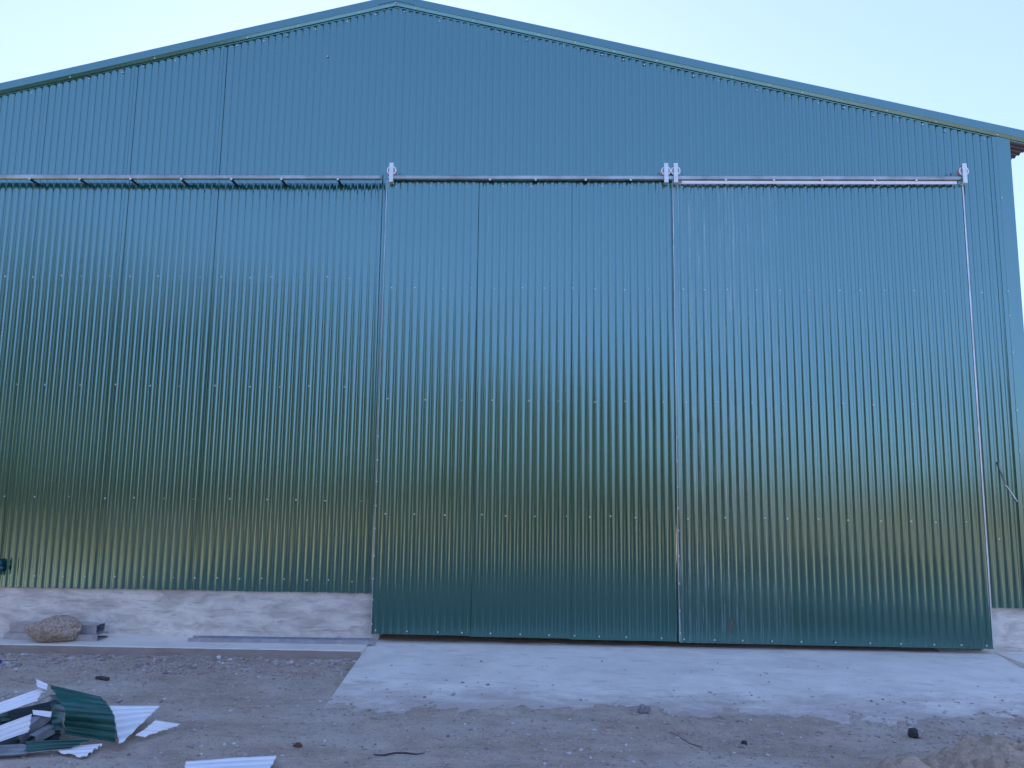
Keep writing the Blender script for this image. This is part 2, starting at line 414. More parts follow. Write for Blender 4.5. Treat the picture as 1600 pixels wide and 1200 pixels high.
# corner flashing
e = MB(); c0 = 5.305
e.extrude([(0, 0), (0.004, -.020), (0.045, -.024), (.05, -.030), (XR - c0, -.030), (XR - c0, .22), (XR - c0 - .002, .22)],
          (c0, 0, PL_TOP_R - .002), (c0, 0, roof_z(5.42) - .03), (1, 0, 0), (0, 1, 0))
part(e.build('corner_flashing', M['trim_paint']))
e = MB(); e.extrude([(0, 0), (-.004, -.020), (-.17, -.026), (-.17, .22)], (XL + .17, 0, PL_TOP_L), (XL + .17, 0, roof_z(XL) - .03), (1, 0, 0), (0, 1, 0))
part(e.build('corner_flashing', M['trim_paint']))
# side and rear walls
def plain_wall(p0, p1, ztops, name='side_wall'):
    e = MB(); d = Vector(p1) - Vector(p0); L = d.length; d.normalize(); nrm = Vector((d.y, -d.x, 0))
    P = profile_x(0, L, 0, .010)
    V = [Vector(p0) + d * s + nrm * h + Vector((0, 0, .43)) for s, h in P] + [Vector(p0) + d * s + nrm * h + Vector((0, 0, ztops(s))) for s, h in P]
    n = len(P); e.add(V, [(i, i + 1, n + i + 1, n + i) for i in range(n - 1)], 0, True)
    part(e.build(name, M['paint']))
plain_wall((XR - .02, .22, 0), (XR - .02, DEPTH, 0), lambda s: roof_z(XR) + .006)
plain_wall((XL + .02, DEPTH, 0), (XL + .02, .22, 0), lambda s: roof_z(XL) + .006)
plain_wall((XR - .02, DEPTH, 0), (XL + .02, DEPTH, 0), lambda s: roof_z(XR - .02 - s) + .006, 'rear_wall')
# roof: ribs run down the slope, the eaves show their wavy edge
OVER = 0.36
for sgn, xe in ((-1, XL - OVER), (1, XR + OVER)):
    e = MB(); P = profile_x(-0.025, DEPTH + .2, 0, .016); n = len(P)
    V = [(RIDGE_X + sgn * .0, y, roof_z(RIDGE_X) + h + .012) for y, h in P] + [(xe, y, roof_z(xe) + h + .012) for y, h in P]
    e.add(V, [(i, i + 1, n + i + 1, n + i) for i in range(n - 1)], 0, True)
    part(e.build('roof_slope', M['roof_grey']))
# verge trims: face, return under the face, and the lip lying on the wall sheets
tp = [(-.02, .085), (-.040, .085), (-.047, .078), (-.047, -.014), (-.045, -.019), (-.036, -.054), (-.018, -.059), (-.0165, -.066)]
for sgn, xe in ((-1, XL - OVER), (1, XR + OVER)):
    e = MB(); n = len(tp); segs = 4
    V = []
    for k in range(segs + 1):
        x = RIDGE_X + (xe - RIDGE_X) * k / segs
        for (y, dz) in tp: V.append((x, y, roof_z(x) + dz * 1.02 + .003 * math.sin(k * 2.1) * (0 < k < segs)))
    e.add(V, [(k*n + i, k*n + i + 1, (k+1)*n + i + 1, (k+1)*n + i) for k in range(segs) for i in range(n - 1)], 0, False)
    part(e.build('verge_trim', M['trim_paint']))
e = MB()
for sgn in (-1, 1):
    xe = RIDGE_X + sgn * .22
    e.add([(RIDGE_X, -.050, roof_z(RIDGE_X) + .092), (xe, -.050, roof_z(xe) + .092), (xe, DEPTH, roof_z(xe) + .092), (RIDGE_X, DEPTH, roof_z(RIDGE_X) + .092)], [(0, 1, 2, 3)])
    e.add([(RIDGE_X, -.051, roof_z(RIDGE_X) + .092), (xe, -.051, roof_z(xe) + .092), (xe, -.051, roof_z(xe) + .0), (RIDGE_X, -.051, roof_z(RIDGE_X) + .0)], [(0, 1, 2, 3)])
part(e.build('ridge_cap', M['trim_paint']))

# screw heads (a few pixels each): one joined part per thing
SC_V = []; SC_F = []
def screw_geo(mb, p, r=.0095, nrm=(0, -1, 0)):
    nv = Vector(nrm).normalized(); q = nv.orthogonal().normalized(); k = nv.cross(q); p = Vector(p)
    V = []
    for rr, h in ((1, 0), (1, .35), (.55, .45), (.5, .9)):
        for j in range(6):
            a = j * math.pi / 3; V.append(p + (q * math.cos(a) + k * math.sin(a)) * r * rr + nv * r * h)
    Fs = [(l*6 + j, l*6 + (j+1) % 6, (l+1)*6 + (j+1) % 6, (l+1)*6 + j) for l in range(3) for j in range(6)] + [(18, 19, 20, 21, 22, 23)]
    mb.add(V, Fs)
def screw_row(mb, x0, x1, z, y, ribs=(3, 5), phase=-1.649, dz=.01):
    k = math.ceil((x0 - phase) / PITCHW)
    while True:
        x = phase + (k + .0) * PITCHW
        if x > x1: break
        screw_geo(mb, (x + random.uniform(-.012, .012), y, z + random.uniform(-dz, dz)))
        k += random.choice(range(ribs[0], ribs[1] + 1))
sc = MB()
for z, rb in ((4.022, (3, 4)), (2.74, (4, 5)), (1.462, (4, 5)), (0.591, (3, 4))):
    screw_row(sc, -7.5, -1.80, z, -.003 if z < LAP2 else -.005, rb)
screw_row(sc, 5.0, 5.3, 3.89, -.008, (2, 3)); screw_row(sc, 5.0, 5.3, 1.15, -.008, (2, 3))
x = -7.3
while x < 5.4:                                # along the verge: one row on the sheets, one on the trim lip
    if abs(x - RIDGE_X) > .1: screw_geo(sc, (x, -.012, roof_z(x) - .105 + random.uniform(-.015, .01)))
    if random.random() < .6: screw_geo(sc, (x + .14, -.040, roof_z(x + .14) - .042))
    x += random.uniform(.25, .46)
screw_geo(sc, (RIDGE_X, -.052, RIDGE_Z - .03))
for z in (5.0, 3.9, 3.62, 3.2, 2.55, 2.1, 1.5): screw_geo(sc, (5.352 + random.uniform(0, .02), -.030, z))
screw_geo(sc, (-2.52, -.012, 6.77))
o = sc.build('screws', M['screw']); part(o); o['kind'] = 'stuff'

# scuff along the right-hand sheet: a smear of cement
# sliding-door track: a round-edged steel section on brackets let into the wall
RY, RZ0, RZ1 = -.145, 5.158, 5.212
def track(x0, x1, bx):
    e = MB()
    pr = [(-.024, .006), (-.018, .0), (.018, 0), (.024, .006), (.024, RZ1 - RZ0 - .012), (.014, RZ1 - RZ0), (-.010, RZ1 - RZ0), (-.024, RZ1 - RZ0 - .014)]
    e.extrude(pr, (x0, RY, RZ0), (x1, RY, RZ0), (0, 1, 0), (0, 0, 1), 0, True, True)
    t_ = part(e.build('door_track', M['galv_rail']))
    for i, x in enumerate(bx):
        b = MB(); b.box((x - .012, RY - .004, RZ0 - .020), (x + .012, .01, RZ0 - .003))
        o = b.build('bracket', M['dark_metal'], t_)
        s2 = MB(); 
        s2.tube([(x, RY - .030, RZ0 - .006), (x, RY - .02, RZ0 - .006)], .013, 8)
        ob = s2.build('bolt', M['screw'], t_)
    return t_
xb = [at_y(p, 276, RY).x for p in (49, 127, 206, 285, 363, 441, 529)]
track(-8.6, -1.785, [xb[0] - 1.2, xb[0] - .6] + xb)
track(-1.70, 1.62, [at_y(p, 277, RY).x for p in (766, 837, 915, 985)])
track(1.64, 4.90, [at_y(p, 278, RY).x for p in (1133, 1208, 1283, 1365, 1430)])

# ------------------------------------------------------------------ sliding doors
DY = -.100
wheel_mesh = None
def hanger_parts(door, x, ox):
    global wheel_mesh
    h = MB(); 
    h.box((x - .024, RY - .046, 5.115), (x + .024, RY - .036, 5.345))
    h.box((x - .024, RY - .036, 5.335), (x + .024, RY + .040, 5.345))
    h.box((x - .024, RY - .036, 5.115), (x + .024, RY + .036, 5.125))
    hg = h.build('hanger', M['galv_bright'], door); hg.location = (-ox, 0, 0)
    wm = MB(); n = 24; rings = [(.020, -.030), (.042, -.030), (.042, -.032), (.055, -.032), (.058, -.024), (.047, 0), (.058, .024), (.053, .030), (.020, .030)]
    V = [(rr * math.cos(2*math.pi*j/n), yy, rr * math.sin(2*math.pi*j/n)) for rr, yy in rings for j in range(n)]
    wm.add(V, [(k*n + j, k*n + (j+1) % n, (k+1)*n + (j+1) % n, (k+1)*n + j) for k in range(len(rings) - 1) for j in range(n)], 0, False); wm.mi = [1 if (i_ // n) in (2, 3) else 0 for i_ in range(len(wm.f))]
    wm.add(V[:n], [tuple(range(n))]); wm.add(V[-n:], [tuple(range(n - 1, -1, -1))])
    wh = wm.build('wheel', [M['pink_wheel'], M['galv_bright']], hg); wh.location = (x, RY, RZ1 + .048)
def door(x0, x1, zb0, zb1, cuts, mats, label, hang, phase, gap_light, right_trim):
    d = empty('sliding_door', (x0, 0, 0)); tag(d, label, 'door', 'sliding doors of the green shed')
    c = [x0 + .004] + cuts + [x1 - .004]; zt = 5.125 if gap_light else 5.178
    for (a, b), mt in zip(zip(c[:-1], c[1:]), mats):
        zz = zb0 + (zb1 - zb0) * ((a + b) / 2 - x0) / (x1 - x0)
        o = sheet(a, min(b + .02, x1 - .004), zz, zt, DY, .010, phase).build('door_sheet', mt, d); o.location = (-x0, 0, 0)
    # frame behind the sheets
    fr = MB()
    fr.box((x0 + .006, DY + .008, zb0 + .02), (x0 + .056, DY + .05, zt - .02)); fr.box((x1 - .056, DY + .008, zb0 + .02), (x1 - .006, DY + .05, zt - .02))
    for z in (1.33, 2.6, 3.88): fr.box((x0 + .058, DY + .008, z - .025), (x1 - .058, DY + .05, z + .025))
    fr.box((x0 + .058, DY + .008, zb0 + .03), (x1 - .058, DY + .05, zb0 + .08))
    o = fr.build('frame', M['galv'], d); o.location = (-x0, 0, 0)
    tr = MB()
    if gap_light: tr.box((x0 + .10, RY - .020, 5.110), (x1 - .10, RY - .016, 5.143))  # pale strip added to imitate sky light showing through the gap below the track
    tr.box((x0 + .06 if gap_light else x0 + .058, DY + .004, zt - .06), (x1 - .10, DY + .05, 5.192 if gap_light else zt - .005))
    o = tr.build('top_rail_and_gap_light', M['pale_sheet'], d); o.location = (-x0, 0, 0)
    for xe, s in ((x0, 1), (x1, -1)):
        big = .016 if (s == -1 and right_trim) else .006
        e2 = MB(); e2.extrude([(s * big, -.0145), (0, -.015), (0, .055), (s * .003, .055)], (xe, DY, zb0 + .012 if s == 1 else zb1 + .012), (xe, DY, zt - .012), (1, 0, 0), (0, 1, 0))
        o = e2.build('edge_trim', M['galv_trim'] if (s == 1 or right_trim) else M['trim_paint'], d); o.location = (-x0, 0, 0)
    for hx in hang: hanger_parts(d, hx, x0)
    s_ = MB()
    for z, rb in ((5.095, (4, 5)), (3.878, (3, 4)), (2.596, (4, 5)), (1.329, (3, 5))): screw_row(s_, x0 + .06, x1 - .05, z, DY - .011, rb, phase)
    k = x0 + .05
    while k < x1 - .02:
        screw_geo(s_, (k, DY - .012, zb0 + (zb1 - zb0) * (k - x0) / (x1 - x0) + .035)); k += random.uniform(.24, .38)
    for xe in ((x0 + .006,) if not right_trim else (x0 + .006, x1 - .01)):
        z = zb0 + .1
        while z < (2.3 if not right_trim or xe < x1 - .2 else .6): screw_geo(s_, (xe, DY - .017, z), .010); z += random.uniform(.22, .30)
    o = s_.build('screws', M['screw'], d); o.location = (-x0, 0, 0); o['kind'] = 'stuff'
    # torn sheet edges and burrs left at the foot
    return d
PH = -1.72 + .02
door(-1.722, 1.581, .052, .022, [-.66, .42], [M['paint']] * 3, 'wide green corrugated sliding door directly right of the plinth end, with clean sheets',
     (at_y(612.5, 270, RY).x, at_y(1040, 270, RY).x), PH, False, False)
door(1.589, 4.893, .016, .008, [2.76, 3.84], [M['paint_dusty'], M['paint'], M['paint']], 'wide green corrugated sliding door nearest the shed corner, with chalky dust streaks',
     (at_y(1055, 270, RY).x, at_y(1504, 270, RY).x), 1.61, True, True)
def smear(name, parent, off, pts, wd, y, mt):
    b = MB(); L = []; Rr = []
    for i, (px, py) in enumerate(pts):
        q = at_y(px, py, y); k = wd * (.35 + .65 * math.sin(math.pi * (i + .5) / len(pts))) * random.uniform(.6, 1.2)
        L.append((q.x - k, y, q.z + k * .5)); Rr.append((q.x + k, y, q.z - k * .5))
    n = len(pts); b.add(L + Rr, [(i, n + i, n + i + 1, i + 1) for i in range(n - 1)])
    o = b.build(name, mt, parent); o.location = (off, 0, 0)
o_ = RIDGE_X
smear('cement_smear', shed, -o_, [(1560, 722), (1563, 735), (1568, 747), (1572, 758)], .007, -.019, M['grey_stone'])
smear('cement_smear', shed, -o_, [(1571, 757), (1577, 765), (1583, 773), (1590, 784)], .011, -.019, M['pale_sheet'])
for dd in [o for o in bpy.data.objects if o.name.startswith('sliding_door')]:
    if dd.location.x < 0: smear('paint_chip', dd, -dd.location.x, [(1029, 961), (1027, 964), (1028, 968)], .012, DY - .012, M['pale_sheet'])
    else: smear('rust_spot', dd, -dd.location.x, [(1142, 964), (1143, 971), (1142, 978), (1142, 990)], .013, DY - .0125, M['rust'])
# sand that has drifted under the doors
e = MB(); n = 90
V = []
for i in range(n + 1):
    x = RAMP_X0 + .06 + (4.3 - RAMP_X0) * i / n
    a = .014 * noise.noise(Vector((x * 3, 0, 0)))
    tp_ = .05 * i / n
    V += [(x, -.005 - tp_ + a * 2, LEDGE_Z + .000), (x, .05 + a, LEDGE_Z + .012), (x, .32, LEDGE_Z + .03)]
e.add(V, [(3*i + k, 3*i + 3 + k, 3*i + 4 + k, 3*i + 1 + k) for i in range(n) for k in (0, 1)], 0, True)
tag(e.build('drifted_sand', M['drift']), 'thin strip of brown sand drifted under the doors', kind='stuff')

# teal fitting at the left edge of the wall
p = at_y(-4, 885, -.03)
t_ = empty('wall_fitting', (p.x, 0, p.z)); tag(t_, 'small dark teal fitting with a pale knob low on the wall at its left end', 'fitting')
b = MB(); 
b.tube([(-.25, -.06, .045), (.045, -.06, .04), (.066, -.06, .03)], [.035, .035, .012], 10)
b.tube([(-.25, -.055, -.02), (.05, -.055, -.02), (.085, -.055, -.012)], [.040, .040, .012], 10)
b.box((-.25, -.05, -.06), (.03, .012, .05)); b.build('housing', M['teal_plastic'], t_)
b = MB(); b.tube([(-.06, -.10, -.085), (.01, -.10, -.082), (.026, -.10, -.08)], [.030, .030, .012], 10); b.build('knob', M['cream'], t_)

# ------------------------------------------------------------------ things on the ledge and ground
def rock(name, loc, size, mt, label, cat='stone', seed=0, sub=4, rough=.35, rot=0, group=None):
    bm = bmesh.new(); bmesh.ops.create_icosphere(bm, subdivisions=sub, radius=1)
    for v in bm.verts:
        q = v.co.copy()
        d_ = 1 + rough * noise.noise(q * 1.1 + Vector((seed, 0, 0))) + rough * .4 * noise.noise(q * 3 + Vector((seed, 4, 0))) + rough * .16 * noise.noise(q * 9 + Vector((seed, 4, 7)))
        v.co = Vector((q.x * size[0], q.y * size[1], q.z * size[2])) * d_
    zmin = min(v.co.z for v in bm.verts)
    for v in bm.verts:
        v.co.z -= zmin + size[2] * .12
        if v.co.z < 0: v.co.z = 0
    me = bpy.data.meshes.new(name); bm.to_mesh(me); bm.free(); me.materials.append(mt)
    me.polygons.foreach_set('use_smooth', [sub > 2] * len(me.polygons))
    o = link(name, me); o.location = loc; o.rotation_euler = (0, 0, rot)
    return tag(o, label, cat, group)
pb = at_z(82, 1003, LEDGE_Z)
def boulder():
    bm = bmesh.new(); bmesh.ops.create_icosphere(bm, subdivisions=5, radius=1)
    for v in bm.verts:
        q = v.co.copy(); s_ = 1 + .14 * noise.noise(q * 1.4 + Vector((3, 1, 0))) + .09 * noise.noise(q * 3.5) + .05 * noise.noise(q * 9) + .025 * noise.noise(q * 22)
        x = q.x * .285; z = q.z * .134
        z *= 1 + .22 * q.x * (1 if q.z > 0 else .3)            # higher to the right, tapering to the left
        if q.x < -.3: z *= 1 - .45 * (-.3 - q.x)
        v.co = Vector((x, q.y * .17, z)) * s_
    zm = min(v.co.z for v in bm.verts)
    for v in bm.verts:
        v.co.z -= zm + .03
        if v.co.z < 0: v.co.z *= .1
    me = bpy.data.meshes.new('boulder'); bm.to_mesh(me); bm.free(); me.materials.append(M['boulder'])
    me.polygons.foreach_set('use_smooth', [True] * len(me.polygons))
    o = link('boulder', me); o.location = (pb.x - .035, pb.y + .06, LEDGE_Z); tag(o, 'brown speckled boulder sitting on the ledge in front of steel channels', 'boulder')
boulder()

def channel(name, length, wd, ht, th, mt, label, lip=.0, group=None, tray=False):
    """lipped C section, open to -Y ... built along X, base at z=0"""
    e = MB()
    pr = [(0, 0), (wd, 0), (wd, ht), (0, ht), (0, ht - lip - th), (th, ht - lip - th), (th, ht - th), (wd - th, ht - th), (wd - th, th), (th, th), (th, lip + th), (0, lip + th)]
    e.extrude(pr, (0, 0, 0), (length, 0, 0), (0, 1, 0), (0, 0, 1), 0, True, False)
    e.v = [(a_, wd - b__, c_) for a_, b__, c_ in e.v]; e.f = [tuple(reversed(f)) for f in e.f]
    n = len(pr); pr = [(wd - a, b_) for a, b_ in pr]
    if tray:
        e.v = [(a_, c_, b__) for a_, b__, c_ in e.v]; e.f = [tuple(reversed(f)) for f in e.f]; pr = [(b_, a) for a, b_ in pr]
    for xx, rev in ((0, True), (length, False)):
        quads = [(0, 1, 8, 9), (1, 2, 7, 8), (2, 3, 6, 7), (3, 4, 5, 6), (9, 10, 11, 0)]
        e.add([(xx, a, b_) for a, b_ in pr], [tuple(reversed(q)) if rev else q for q in quads])
    o = e.build(name, mt); tag(o, label, 'steel channel', group); return o
G = 'steel channels laid on the ledge'
x0 = at_z(8, 998, LEDGE_Z).x; x1 = at_z(163, 998, LEDGE_Z).x
c1 = channel('steel_channel', x1 - x0, .20, .066, .004, M['galv'], 'lower galvanised channel under the boulder, lying flat on the ledge', .015, G)
c1.location = (x0, -.30, LEDGE_Z + .001); c1.rotation_euler = (0, 0, R(-1.0))
c2 = channel('steel_channel', x1 - x0 - .07, .16, .084, .004, M['galv'], 'upper galvanised channel stacked behind the boulder with a dark open end', .037, G)
c2.location = (x0 + .015, -.245, LEDGE_Z + .0685); c2.rotation_euler = (0, 0, R(-.4))
xa = at_z(293, 1003, LEDGE_Z).x; xb_ = at_z(584, 1007, LEDGE_Z).x
c3 = channel('steel_channel', xb_ - xa, .040, .13, .004, M['galv'], 'long thin grey channel lying alone on the ledge beside the ramp', .0, G, True)
c3.location = (xa, -.26, LEDGE_Z + .001); c3.rotation_euler = (0, 0, R(.9))

# scrap heap ------------------------------------------------------------
def P(px, py, Z): return at_z(px, py, Z)
def offcut(name, left, right, nribs, depth, mats, label, cat='sheet offcut', cut=0.0, group='metal offcuts in the scrap heap', nu=10, nv=6, thick=.0012):
    """ribbed sheet lofted between two edge polylines; ribs run from the left edge to the right edge"""
    def samp(pl, t_):
        n = len(pl) - 1; k = min(int(t_ * n), n - 1); f = t_ * n - k
        p0 = pl[max(k - 1, 0)]; p1 = pl[k]; p2 = pl[k + 1]; p3 = pl[min(k + 2, n)]
        return 0.5 * ((2 * p1) + (p2 - p0) * f + (2 * p0 - 5 * p1 + 4 * p2 - p3) * f * f + (3 * p1 - p0 - 3 * p2 + p3) * f ** 3)
    vsn = [(k + t_ + .16) / nribs for k in range(nribs) for t_, h in PROF]; hs = [h for k in range(nribs) for t_, h in PROF]
    vsn.append(1.0); hs.append(1.0)
    base = []; 
    for v_ in vsn:
        a = samp(left, v_); b_ = samp(right, v_)
        if cut: a = a + (b_ - a) * random.uniform(0, cut); b_ = b_ + (a - b_) * random.uniform(0, cut)
        base.append([a.lerp(b_, i / nu) for i in range(nu + 1)])
    V = []
    nvv = len(vsn); jm = nvv // 3; im = nu // 2
    sg = 1 if (base[jm][im + 1] - base[jm][im]).cross(base[jm + 2][im] - base[jm][im]).z > 0 else -1
    for j in range(nvv):
        for i in range(nu + 1):
            du = base[j][min(i + 1, nu)] - base[j][max(i - 1, 0)]; j1 = min(j + 2, nvv - 1); j0 = max(j - 2, 0)
            dv = base[j1][i] - base[j0][i]; nr = du.cross(dv).normalized()
            nr = nr * sg
            q = base[j][i] + nr * depth * hs[j]
            q = q + nr * .006 * noise.noise(q * 4)
            V.append((q, nr))
    e = MB(); W = nu + 1
    Fs = [(j*W + i, j*W + i + 1, (j+1)*W + i + 1, (j+1)*W + i) for j in range(nvv - 1) for i in range(nu)]
    e.add([q for q, nr in V], Fs if sg > 0 else [tuple(reversed(f)) for f in Fs], 0, True)
    e.add([q - nr * thick for q, nr in V], Fs if sg < 0 else [tuple(reversed(f)) for f in Fs], 1, True)
    o = e.build(name, mats); tag(o, label, cat, group); return o
GP = [M['green_offcut'], M['pale_sheet']]; PP = [M['pale_sheet'], M['pale_sheet']]
offcut('sheet_offcut', [P(76, 1072, .08), P(88, 1090, .08), P(101, 1112, .03), P(100, 1130, -.07), P(101, 1147, -.14)],
       [P(158, 1091, .06), P(170, 1103, .05), P(179, 1118, 0), P(182, 1140, -.09), P(182, 1160, -.17)], 7, .010, GP,
       'dark green ribbed offcut arched over the top of the scrap heap', cut=.02)
offcut('sheet_offcut', [P(78, 1086, .04), P(80, 1110, -.02), P(80, 1141, -.12)], [P(104, 1090, .055), P(103, 1112, .0), P(98, 1141, -.12)], 3, .009, GP,
       'crumpled green scrap on end under the left side of the arched green sheet', cut=.1)
offcut('sheet_offcut', [P(168, 1104, -.05), P(178, 1130, -.12), P(186, 1164, -.185)], [P(251, 1104, -.12), P(232, 1122, -.14), P(190, 1162, -.185)], 6, .010, PP,
       'pale ribbed offcut with a slanted cut edge just right of the arched green sheet', cut=.05)
offcut('sheet_offcut', [P(240, 1127, -.13), P(226, 1138, -.15), P(209, 1150, -.185)], [P(284, 1133, -.19), P(256, 1142, -.195), P(224, 1153, -.20)], 4, .010, PP,
       'small pale triangular offcut at the right tip of the scrap heap', cut=.08)
offcut('sheet_offcut', [P(-40, 1112, 0), P(-30, 1126, -.06)], [P(74, 1073, .10), P(60, 1096, .05)], 4, .007, PP,
       'long pale sheet leaning up to the left end of the arched green sheet', cut=.06)
offcut('sheet_offcut', [P(-42, 1150, -.05), P(-42, 1174, -.13)], [P(50, 1116, .0), P(45, 1144, -.10)], 4, .010, PP,
       'pale ribbed sheet slanting in the lower left of the scrap heap', cut=.02)
offcut('sheet_offcut', [P(51, 1110, -.01), P(52, 1117, -.03)], [P(81, 1112, -.01), P(79, 1121, -.035)], 1, .004, PP,
       'small pale strip of flashing bridging the gap left of the green sheet')
offcut('sheet_offcut', [P(56, 1062, .14), P(57, 1074, .11)], [P(76, 1071, .12), P(74, 1080, .10)], 2, .008, PP,
       'bent pale tip sticking up highest from the scrap heap', cut=.1)
offcut('sheet_offcut', [P(38, 1160, -.16), P(36, 1178, -.20)], [P(146, 1156, -.15), P(110, 1170, -.19)], 3, .010, GP,
       'flat grey green offcut lying under the front of the scrap heap', cut=.05)
offcut('sheet_offcut', [P(70, 1171, -.20), P(84, 1174, -.207), P(128, 1185, -.217)], [P(162, 1164, -.19), P(150, 1172, -.20), P(134, 1184, -.214)], 4, .012, PP,
       'pale offcut with a zigzag end lying lowest at the front of the scrap heap', cut=.03)
offcut('sheet_offcut', [P(-30, 1095, -.03), P(-30, 1135, -.14)], [P(8, 1103, -.02), P(16, 1126, -.11)], 2, .008, GP,
       'dark green scrap between the two pale sheets on the left of the heap')
offcut('sheet_offcut', [P(-20, 1168, -.19), P(-20, 1184, -.21)], [P(52, 1164, -.18), P(40, 1180, -.205)], 3, .012, [M['dull_galv'], M['dull_galv']],
       'grey ribbed offcut under the pale sheets at the bottom left of the heap')
offcut('sheet_offcut', [P(289, 1192, -.20), P(286, 1222, -.20)], [P(433, 1182, -.20), P(418, 1212, -.20)], 4, .010, PP,
       'long pale sheet lying apart on the soil right of the scrap heap', group=None, cut=.012)
offcut('sheet_offcut', [P(-30, 1122, -.10), P(-30, 1172, -.20)], [P(100, 1094, -.06), P(96, 1158, -.19)], 5, .012, [M['heap_shade'], M['heap_shade']],  # added sheet: paints the dark hollow between the pieces
       'dark sheet added deep in the heap as painted shade behind the channel offcuts', cut=.04)
# C sections in the heap
def bar(label, p0, p1, wd, ht, mt=M['dull_galv']):
    L = (p1 - p0).length; o = channel('steel_channel', L, wd, ht, .004, mt, label, .012, 'metal offcuts in the scrap heap')
    d = (p1 - p0).normalized(); y = Vector((0, 0, 1)).cross(d).normalized(); z = d.cross(y)
    mm = Matrix((d, y, z)).transposed().to_4x4(); mm.translation = p0; o.matrix_world = mm; return o
bar('grey channel offcut pointing up between the pale sheets and the green sheet', P(34, 1163, -.19), P(80, 1124, -.08), .07, .075)
bar('short grey channel offcut with its open end facing forward in the heap', P(56, 1163, -.18), P(86, 1146, -.15), .06, .06)
bar('thin pale strip poking out at the far left of the scrap heap', P(-20, 1100, -.02), P(16, 1084, .03), .012, .010, M['cream'])
bar('thin cream strip resting by the jagged end of the long pale sheet', P(61, 1098, .03), P(77, 1088, .06), .012, .012, M['cream'])
o = offcut('plastic_chip', [P(181, 1095, -.19), P(183, 1097, -.195)], [P(192, 1087, -.19), P(191, 1094, -.195)], 1, .002, [M['cream'], M['cream']],
       'small pale flat chip on the soil behind the heap, right of the green sheet', 'chip', group=None)
# other loose things
p = P(158, 1060, -.165); b = MB()
b.tube([(-.06, .02, .02), (0, .005, .022), (.075, -.012, .018)], [.012, .02, .018], 7)
o = b.build('wood_scrap', M['wood']); o.location = (p.x, p.y, gz(p.x, p.y) - .004); tag(o, 'dark splinter of wood on the soil behind the scrap heap', 'wood scrap')
p = P(-2, 1037, -.14); b = MB(); b.tube([(0, 0, -.01), (0, 0, .05), (0, 0, .056)], [.026, .024, .012], 12)
o = b.build('bottle_cap', M['blue_plastic']); o.location = (p.x, p.y, gz(p.x, p.y)); tag(o, 'blue plastic piece on the soil at the far left below the ledge', 'plastic piece')
p = P(1427, 1151, -.22); rock('stone', (p.x, p.y, gz(p.x, p.y) - .006), (.040, .04, .038), M['dark_stone'], 'round dark stone on the soil beyond the heaped earth', seed=5, rough=.25)
p = P(1006, 1114, -.2); rock('stone', (p.x, p.y, gz(p.x, p.y) - .004), (.05, .035, .036), M['grey_stone'], 'grey stone at the front edge of the ramp', seed=9, rough=.5, sub=3)
p = P(465, 1166, -.22); rock('brick_shard', (p.x, p.y, gz(p.x, p.y) - .004), (.032, .022, .018), M['brick'], 'small red brick shard on the soil above the lone pale sheet', 'brick shard', seed=2, rough=.5, sub=2)
p = P(1163, 1162, -.22); rock('stone', (p.x, p.y, gz(p.x, p.y) - .004), (.02, .02, .015), M['dark_stone'], 'small dark clod on the soil below the middle of the right door', 'clod', seed=12, rough=.5, sub=3)
p = P(1095, 1162, -.22); 
tw = [P(*q) for q in ((584, 1176, -.205), (600, 1174, -.20), (618, 1170, -.195), (635, 1171, -.20), (650, 1173, -.20), (664, 1173, -.205))]
tw = [Vector((q.x, q.y, gz(q.x, q.y) + .007)) for q in tw]
b = MB(); b.tube(tw, [.004, .006, .006, .006, .005, .003], 6); tag(b.build('twig', M['twig']), 'thin dark twig lying on the soil in front of the ramp', 'twig')
tw = [P(*q) for q in ((1046, 1143, -.215), (1060, 1150, -.215), (1078, 1160, -.215), (1102, 1168, -.215))]
tw = [Vector((q.x, q.y, gz(q.x, q.y) + .005)) for q in tw]
b = MB(); b.tube(tw, [.002, .0035, .004, .006], 6); tag(b.build('twig', M['wood_pale']), 'thin grey slanting stick on the soil under the gap between the doors', 'twig')

# heap of earth in the lower right ------------------------------------------------
e = MB(); X = axis(1.75, 4.6, 1.75, 4.6, .018, 1.0); Y = axis(-4.3, -2.35, -4.3, -2.35, .018, 1.0)
def mz(x, y):
    h = .21 * math.exp(-((x - 3.10) / .46) ** 2 - ((y + 3.20) / .36) ** 2) + .17 * math.exp(-((x - 3.75) / .5) ** 2 - ((y + 2.95) / .36) ** 2) + .19 * math.exp(-((x - 2.30) / .55) ** 2 - ((y + 3.50) / .30) ** 2)
    q = Vector((x, y, 0))
    lump = abs(noise.noise(q * 3.2)) * .11 + abs(noise.noise(q * 7.5 + Vector((3, 1, 1)))) * .07 + noise.noise(q * 14) * .034 + noise.noise(q * 34) * .024
    k = min(1, h / .10)
    return gz(x, y) - .03 + h * 1.05 + lump * k
nx = len(X)
e.add([(x, y, mz(x, y)) for y in Y for x in X], [(j*nx + i, j*nx + i + 1, (j+1)*nx + i + 1, (j+1)*nx + i) for j in range(len(Y) - 1) for i in range(nx - 1)], 0, True)
tag(e.build('soil_heap', M['mound']), 'heap of loose brown earth in the lower right corner in front of the ramp', 'soil heap')

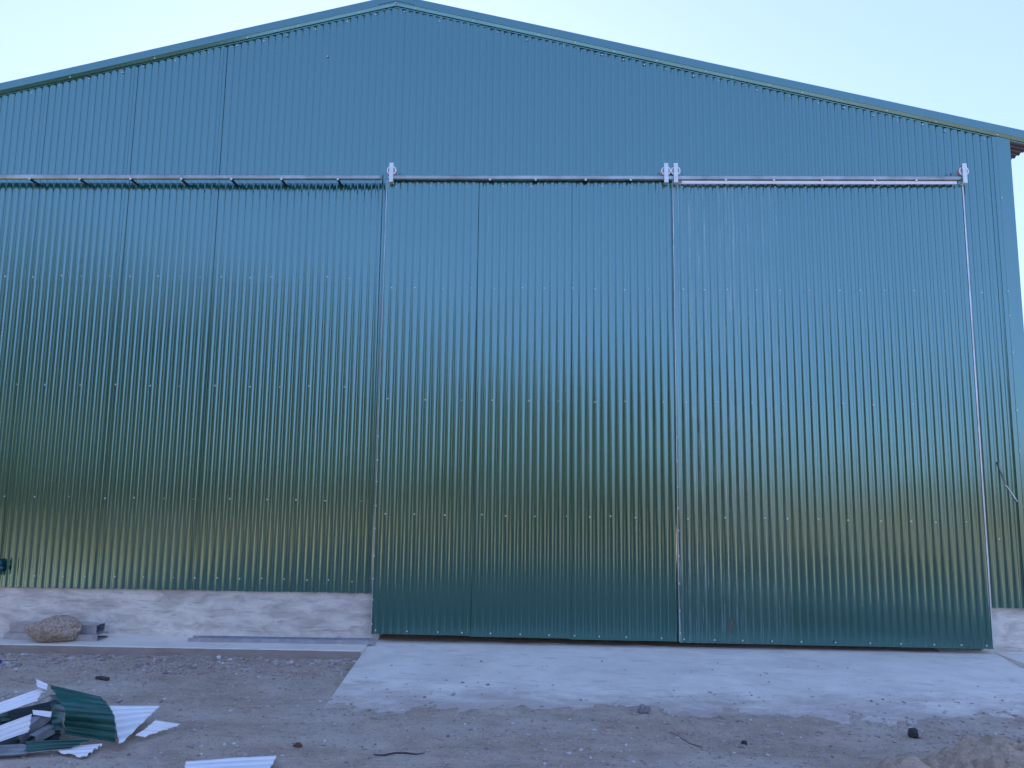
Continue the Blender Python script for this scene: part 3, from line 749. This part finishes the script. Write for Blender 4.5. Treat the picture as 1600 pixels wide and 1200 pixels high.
# gravel: nobody could count it ------------------------------------------------
b = MB(); ico = bmesh.new(); bmesh.ops.create_icosphere(ico, subdivisions=1, radius=1)
iv = [v.co.copy() for v in ico.verts]; fi = [tuple(v.index for v in f.verts) for f in ico.faces]; ico.free()
def pebble(x, y, z, s):
    rz_ = Matrix.Rotation(random.uniform(0, 6.3), 3, 'Z'); sx, sy, sz = s * random.uniform(.7, 1.4), s * random.uniform(.6, 1.1), s * random.uniform(.4, .8)
    b.add([Vector((x, y, z)) + rz_ @ Vector((q.x * sx, q.y * sy, q.z * sz)) * random.uniform(.75, 1.2) for q in iv], fi, 0, False)
n = 0
while n < 24000:
    x = random.uniform(-6.3, 5.6); y = random.uniform(-4.1, -.55)
    on_ramp = RAMP_X0 < x < RAMP_X1 and y > -1.62
    dens = .5 + .5 * noise.noise(Vector((x * 1.1, y * 1.4, 6)))
    if x < RAMP_X0 and y > -1.15: dens += .5
    if on_ramp: dens = .016 + .40 * max(0, (-y - 1.05) / .6) ** 2 * (.3 + 1.4 * max(0, noise.noise(Vector((x * 1.7, 3, 1)))))
    if random.random() > dens: continue
    s = .0038 + .018 * random.random() ** 6
    if x < RAMP_X0 and y > -1.0 + .2 * noise.noise(Vector((x, 0, 2))): s *= 1.7
    if on_ramp: s *= .85
    z = rz(y) if on_ramp else gz(x, y)
    pebble(x, y, z + s * .12, s); n += 1
tag(b.build('gravel', M['gravel']), 'small mixed stones strewn over the soil', kind='stuff')

# beyond the camera: the scrubby trees the wall mirrors ------------------------------------------------
b = MB(); random.seed(21)
def clump(cx, cy, h, rad, n):
    for _ in range(n):
        a = random.uniform(0, 2 * math.pi); u = random.random() ** .5; zz = random.random()
        rr = rad * u * (0.35 + 1.1 * math.sin(math.pi * min(1, .12 + .88 * zz)))
        c = Vector((cx + rr * math.cos(a), cy + rr * math.sin(a), h * (.06 + .94 * zz)))
        s = random.uniform(.22, .5); d1 = Vector((random.gauss(0, 1), random.gauss(0, 1), random.gauss(0, .7))).normalized(); d2 = d1.orthogonal().normalized()
        b.add([c - d1 * s, c + d2 * s * .6, c + d1 * s, c - d2 * s * .6], [(0, 1, 2, 3)])
for k in range(26):
    az = R(-58 + 68 * k / 25 + random.uniform(-2, 2)); dist = random.uniform(19, 27)
    hgt = (6.2 + random.uniform(-2.2, 2.4)) * (1.35 if math.degrees(az) < -22 else 1.0 if math.degrees(az) < 5 else .6)
    clump(math.sin(az) * dist, -math.cos(az) * dist, hgt, random.uniform(1.4, 2.4), 420)
for k in range(40):
    az = R(random.uniform(-100, 100)); dist = random.uniform(34, 60)
    clump(math.sin(az) * dist, -math.cos(az) * dist - 4, random.uniform(2.0, 4.2), random.uniform(1.5, 3.5), 200)
tag(b.build('scrub_trees', M['leaves']), 'dusty scrub and trees on the open ground facing the shed', kind='stuff')
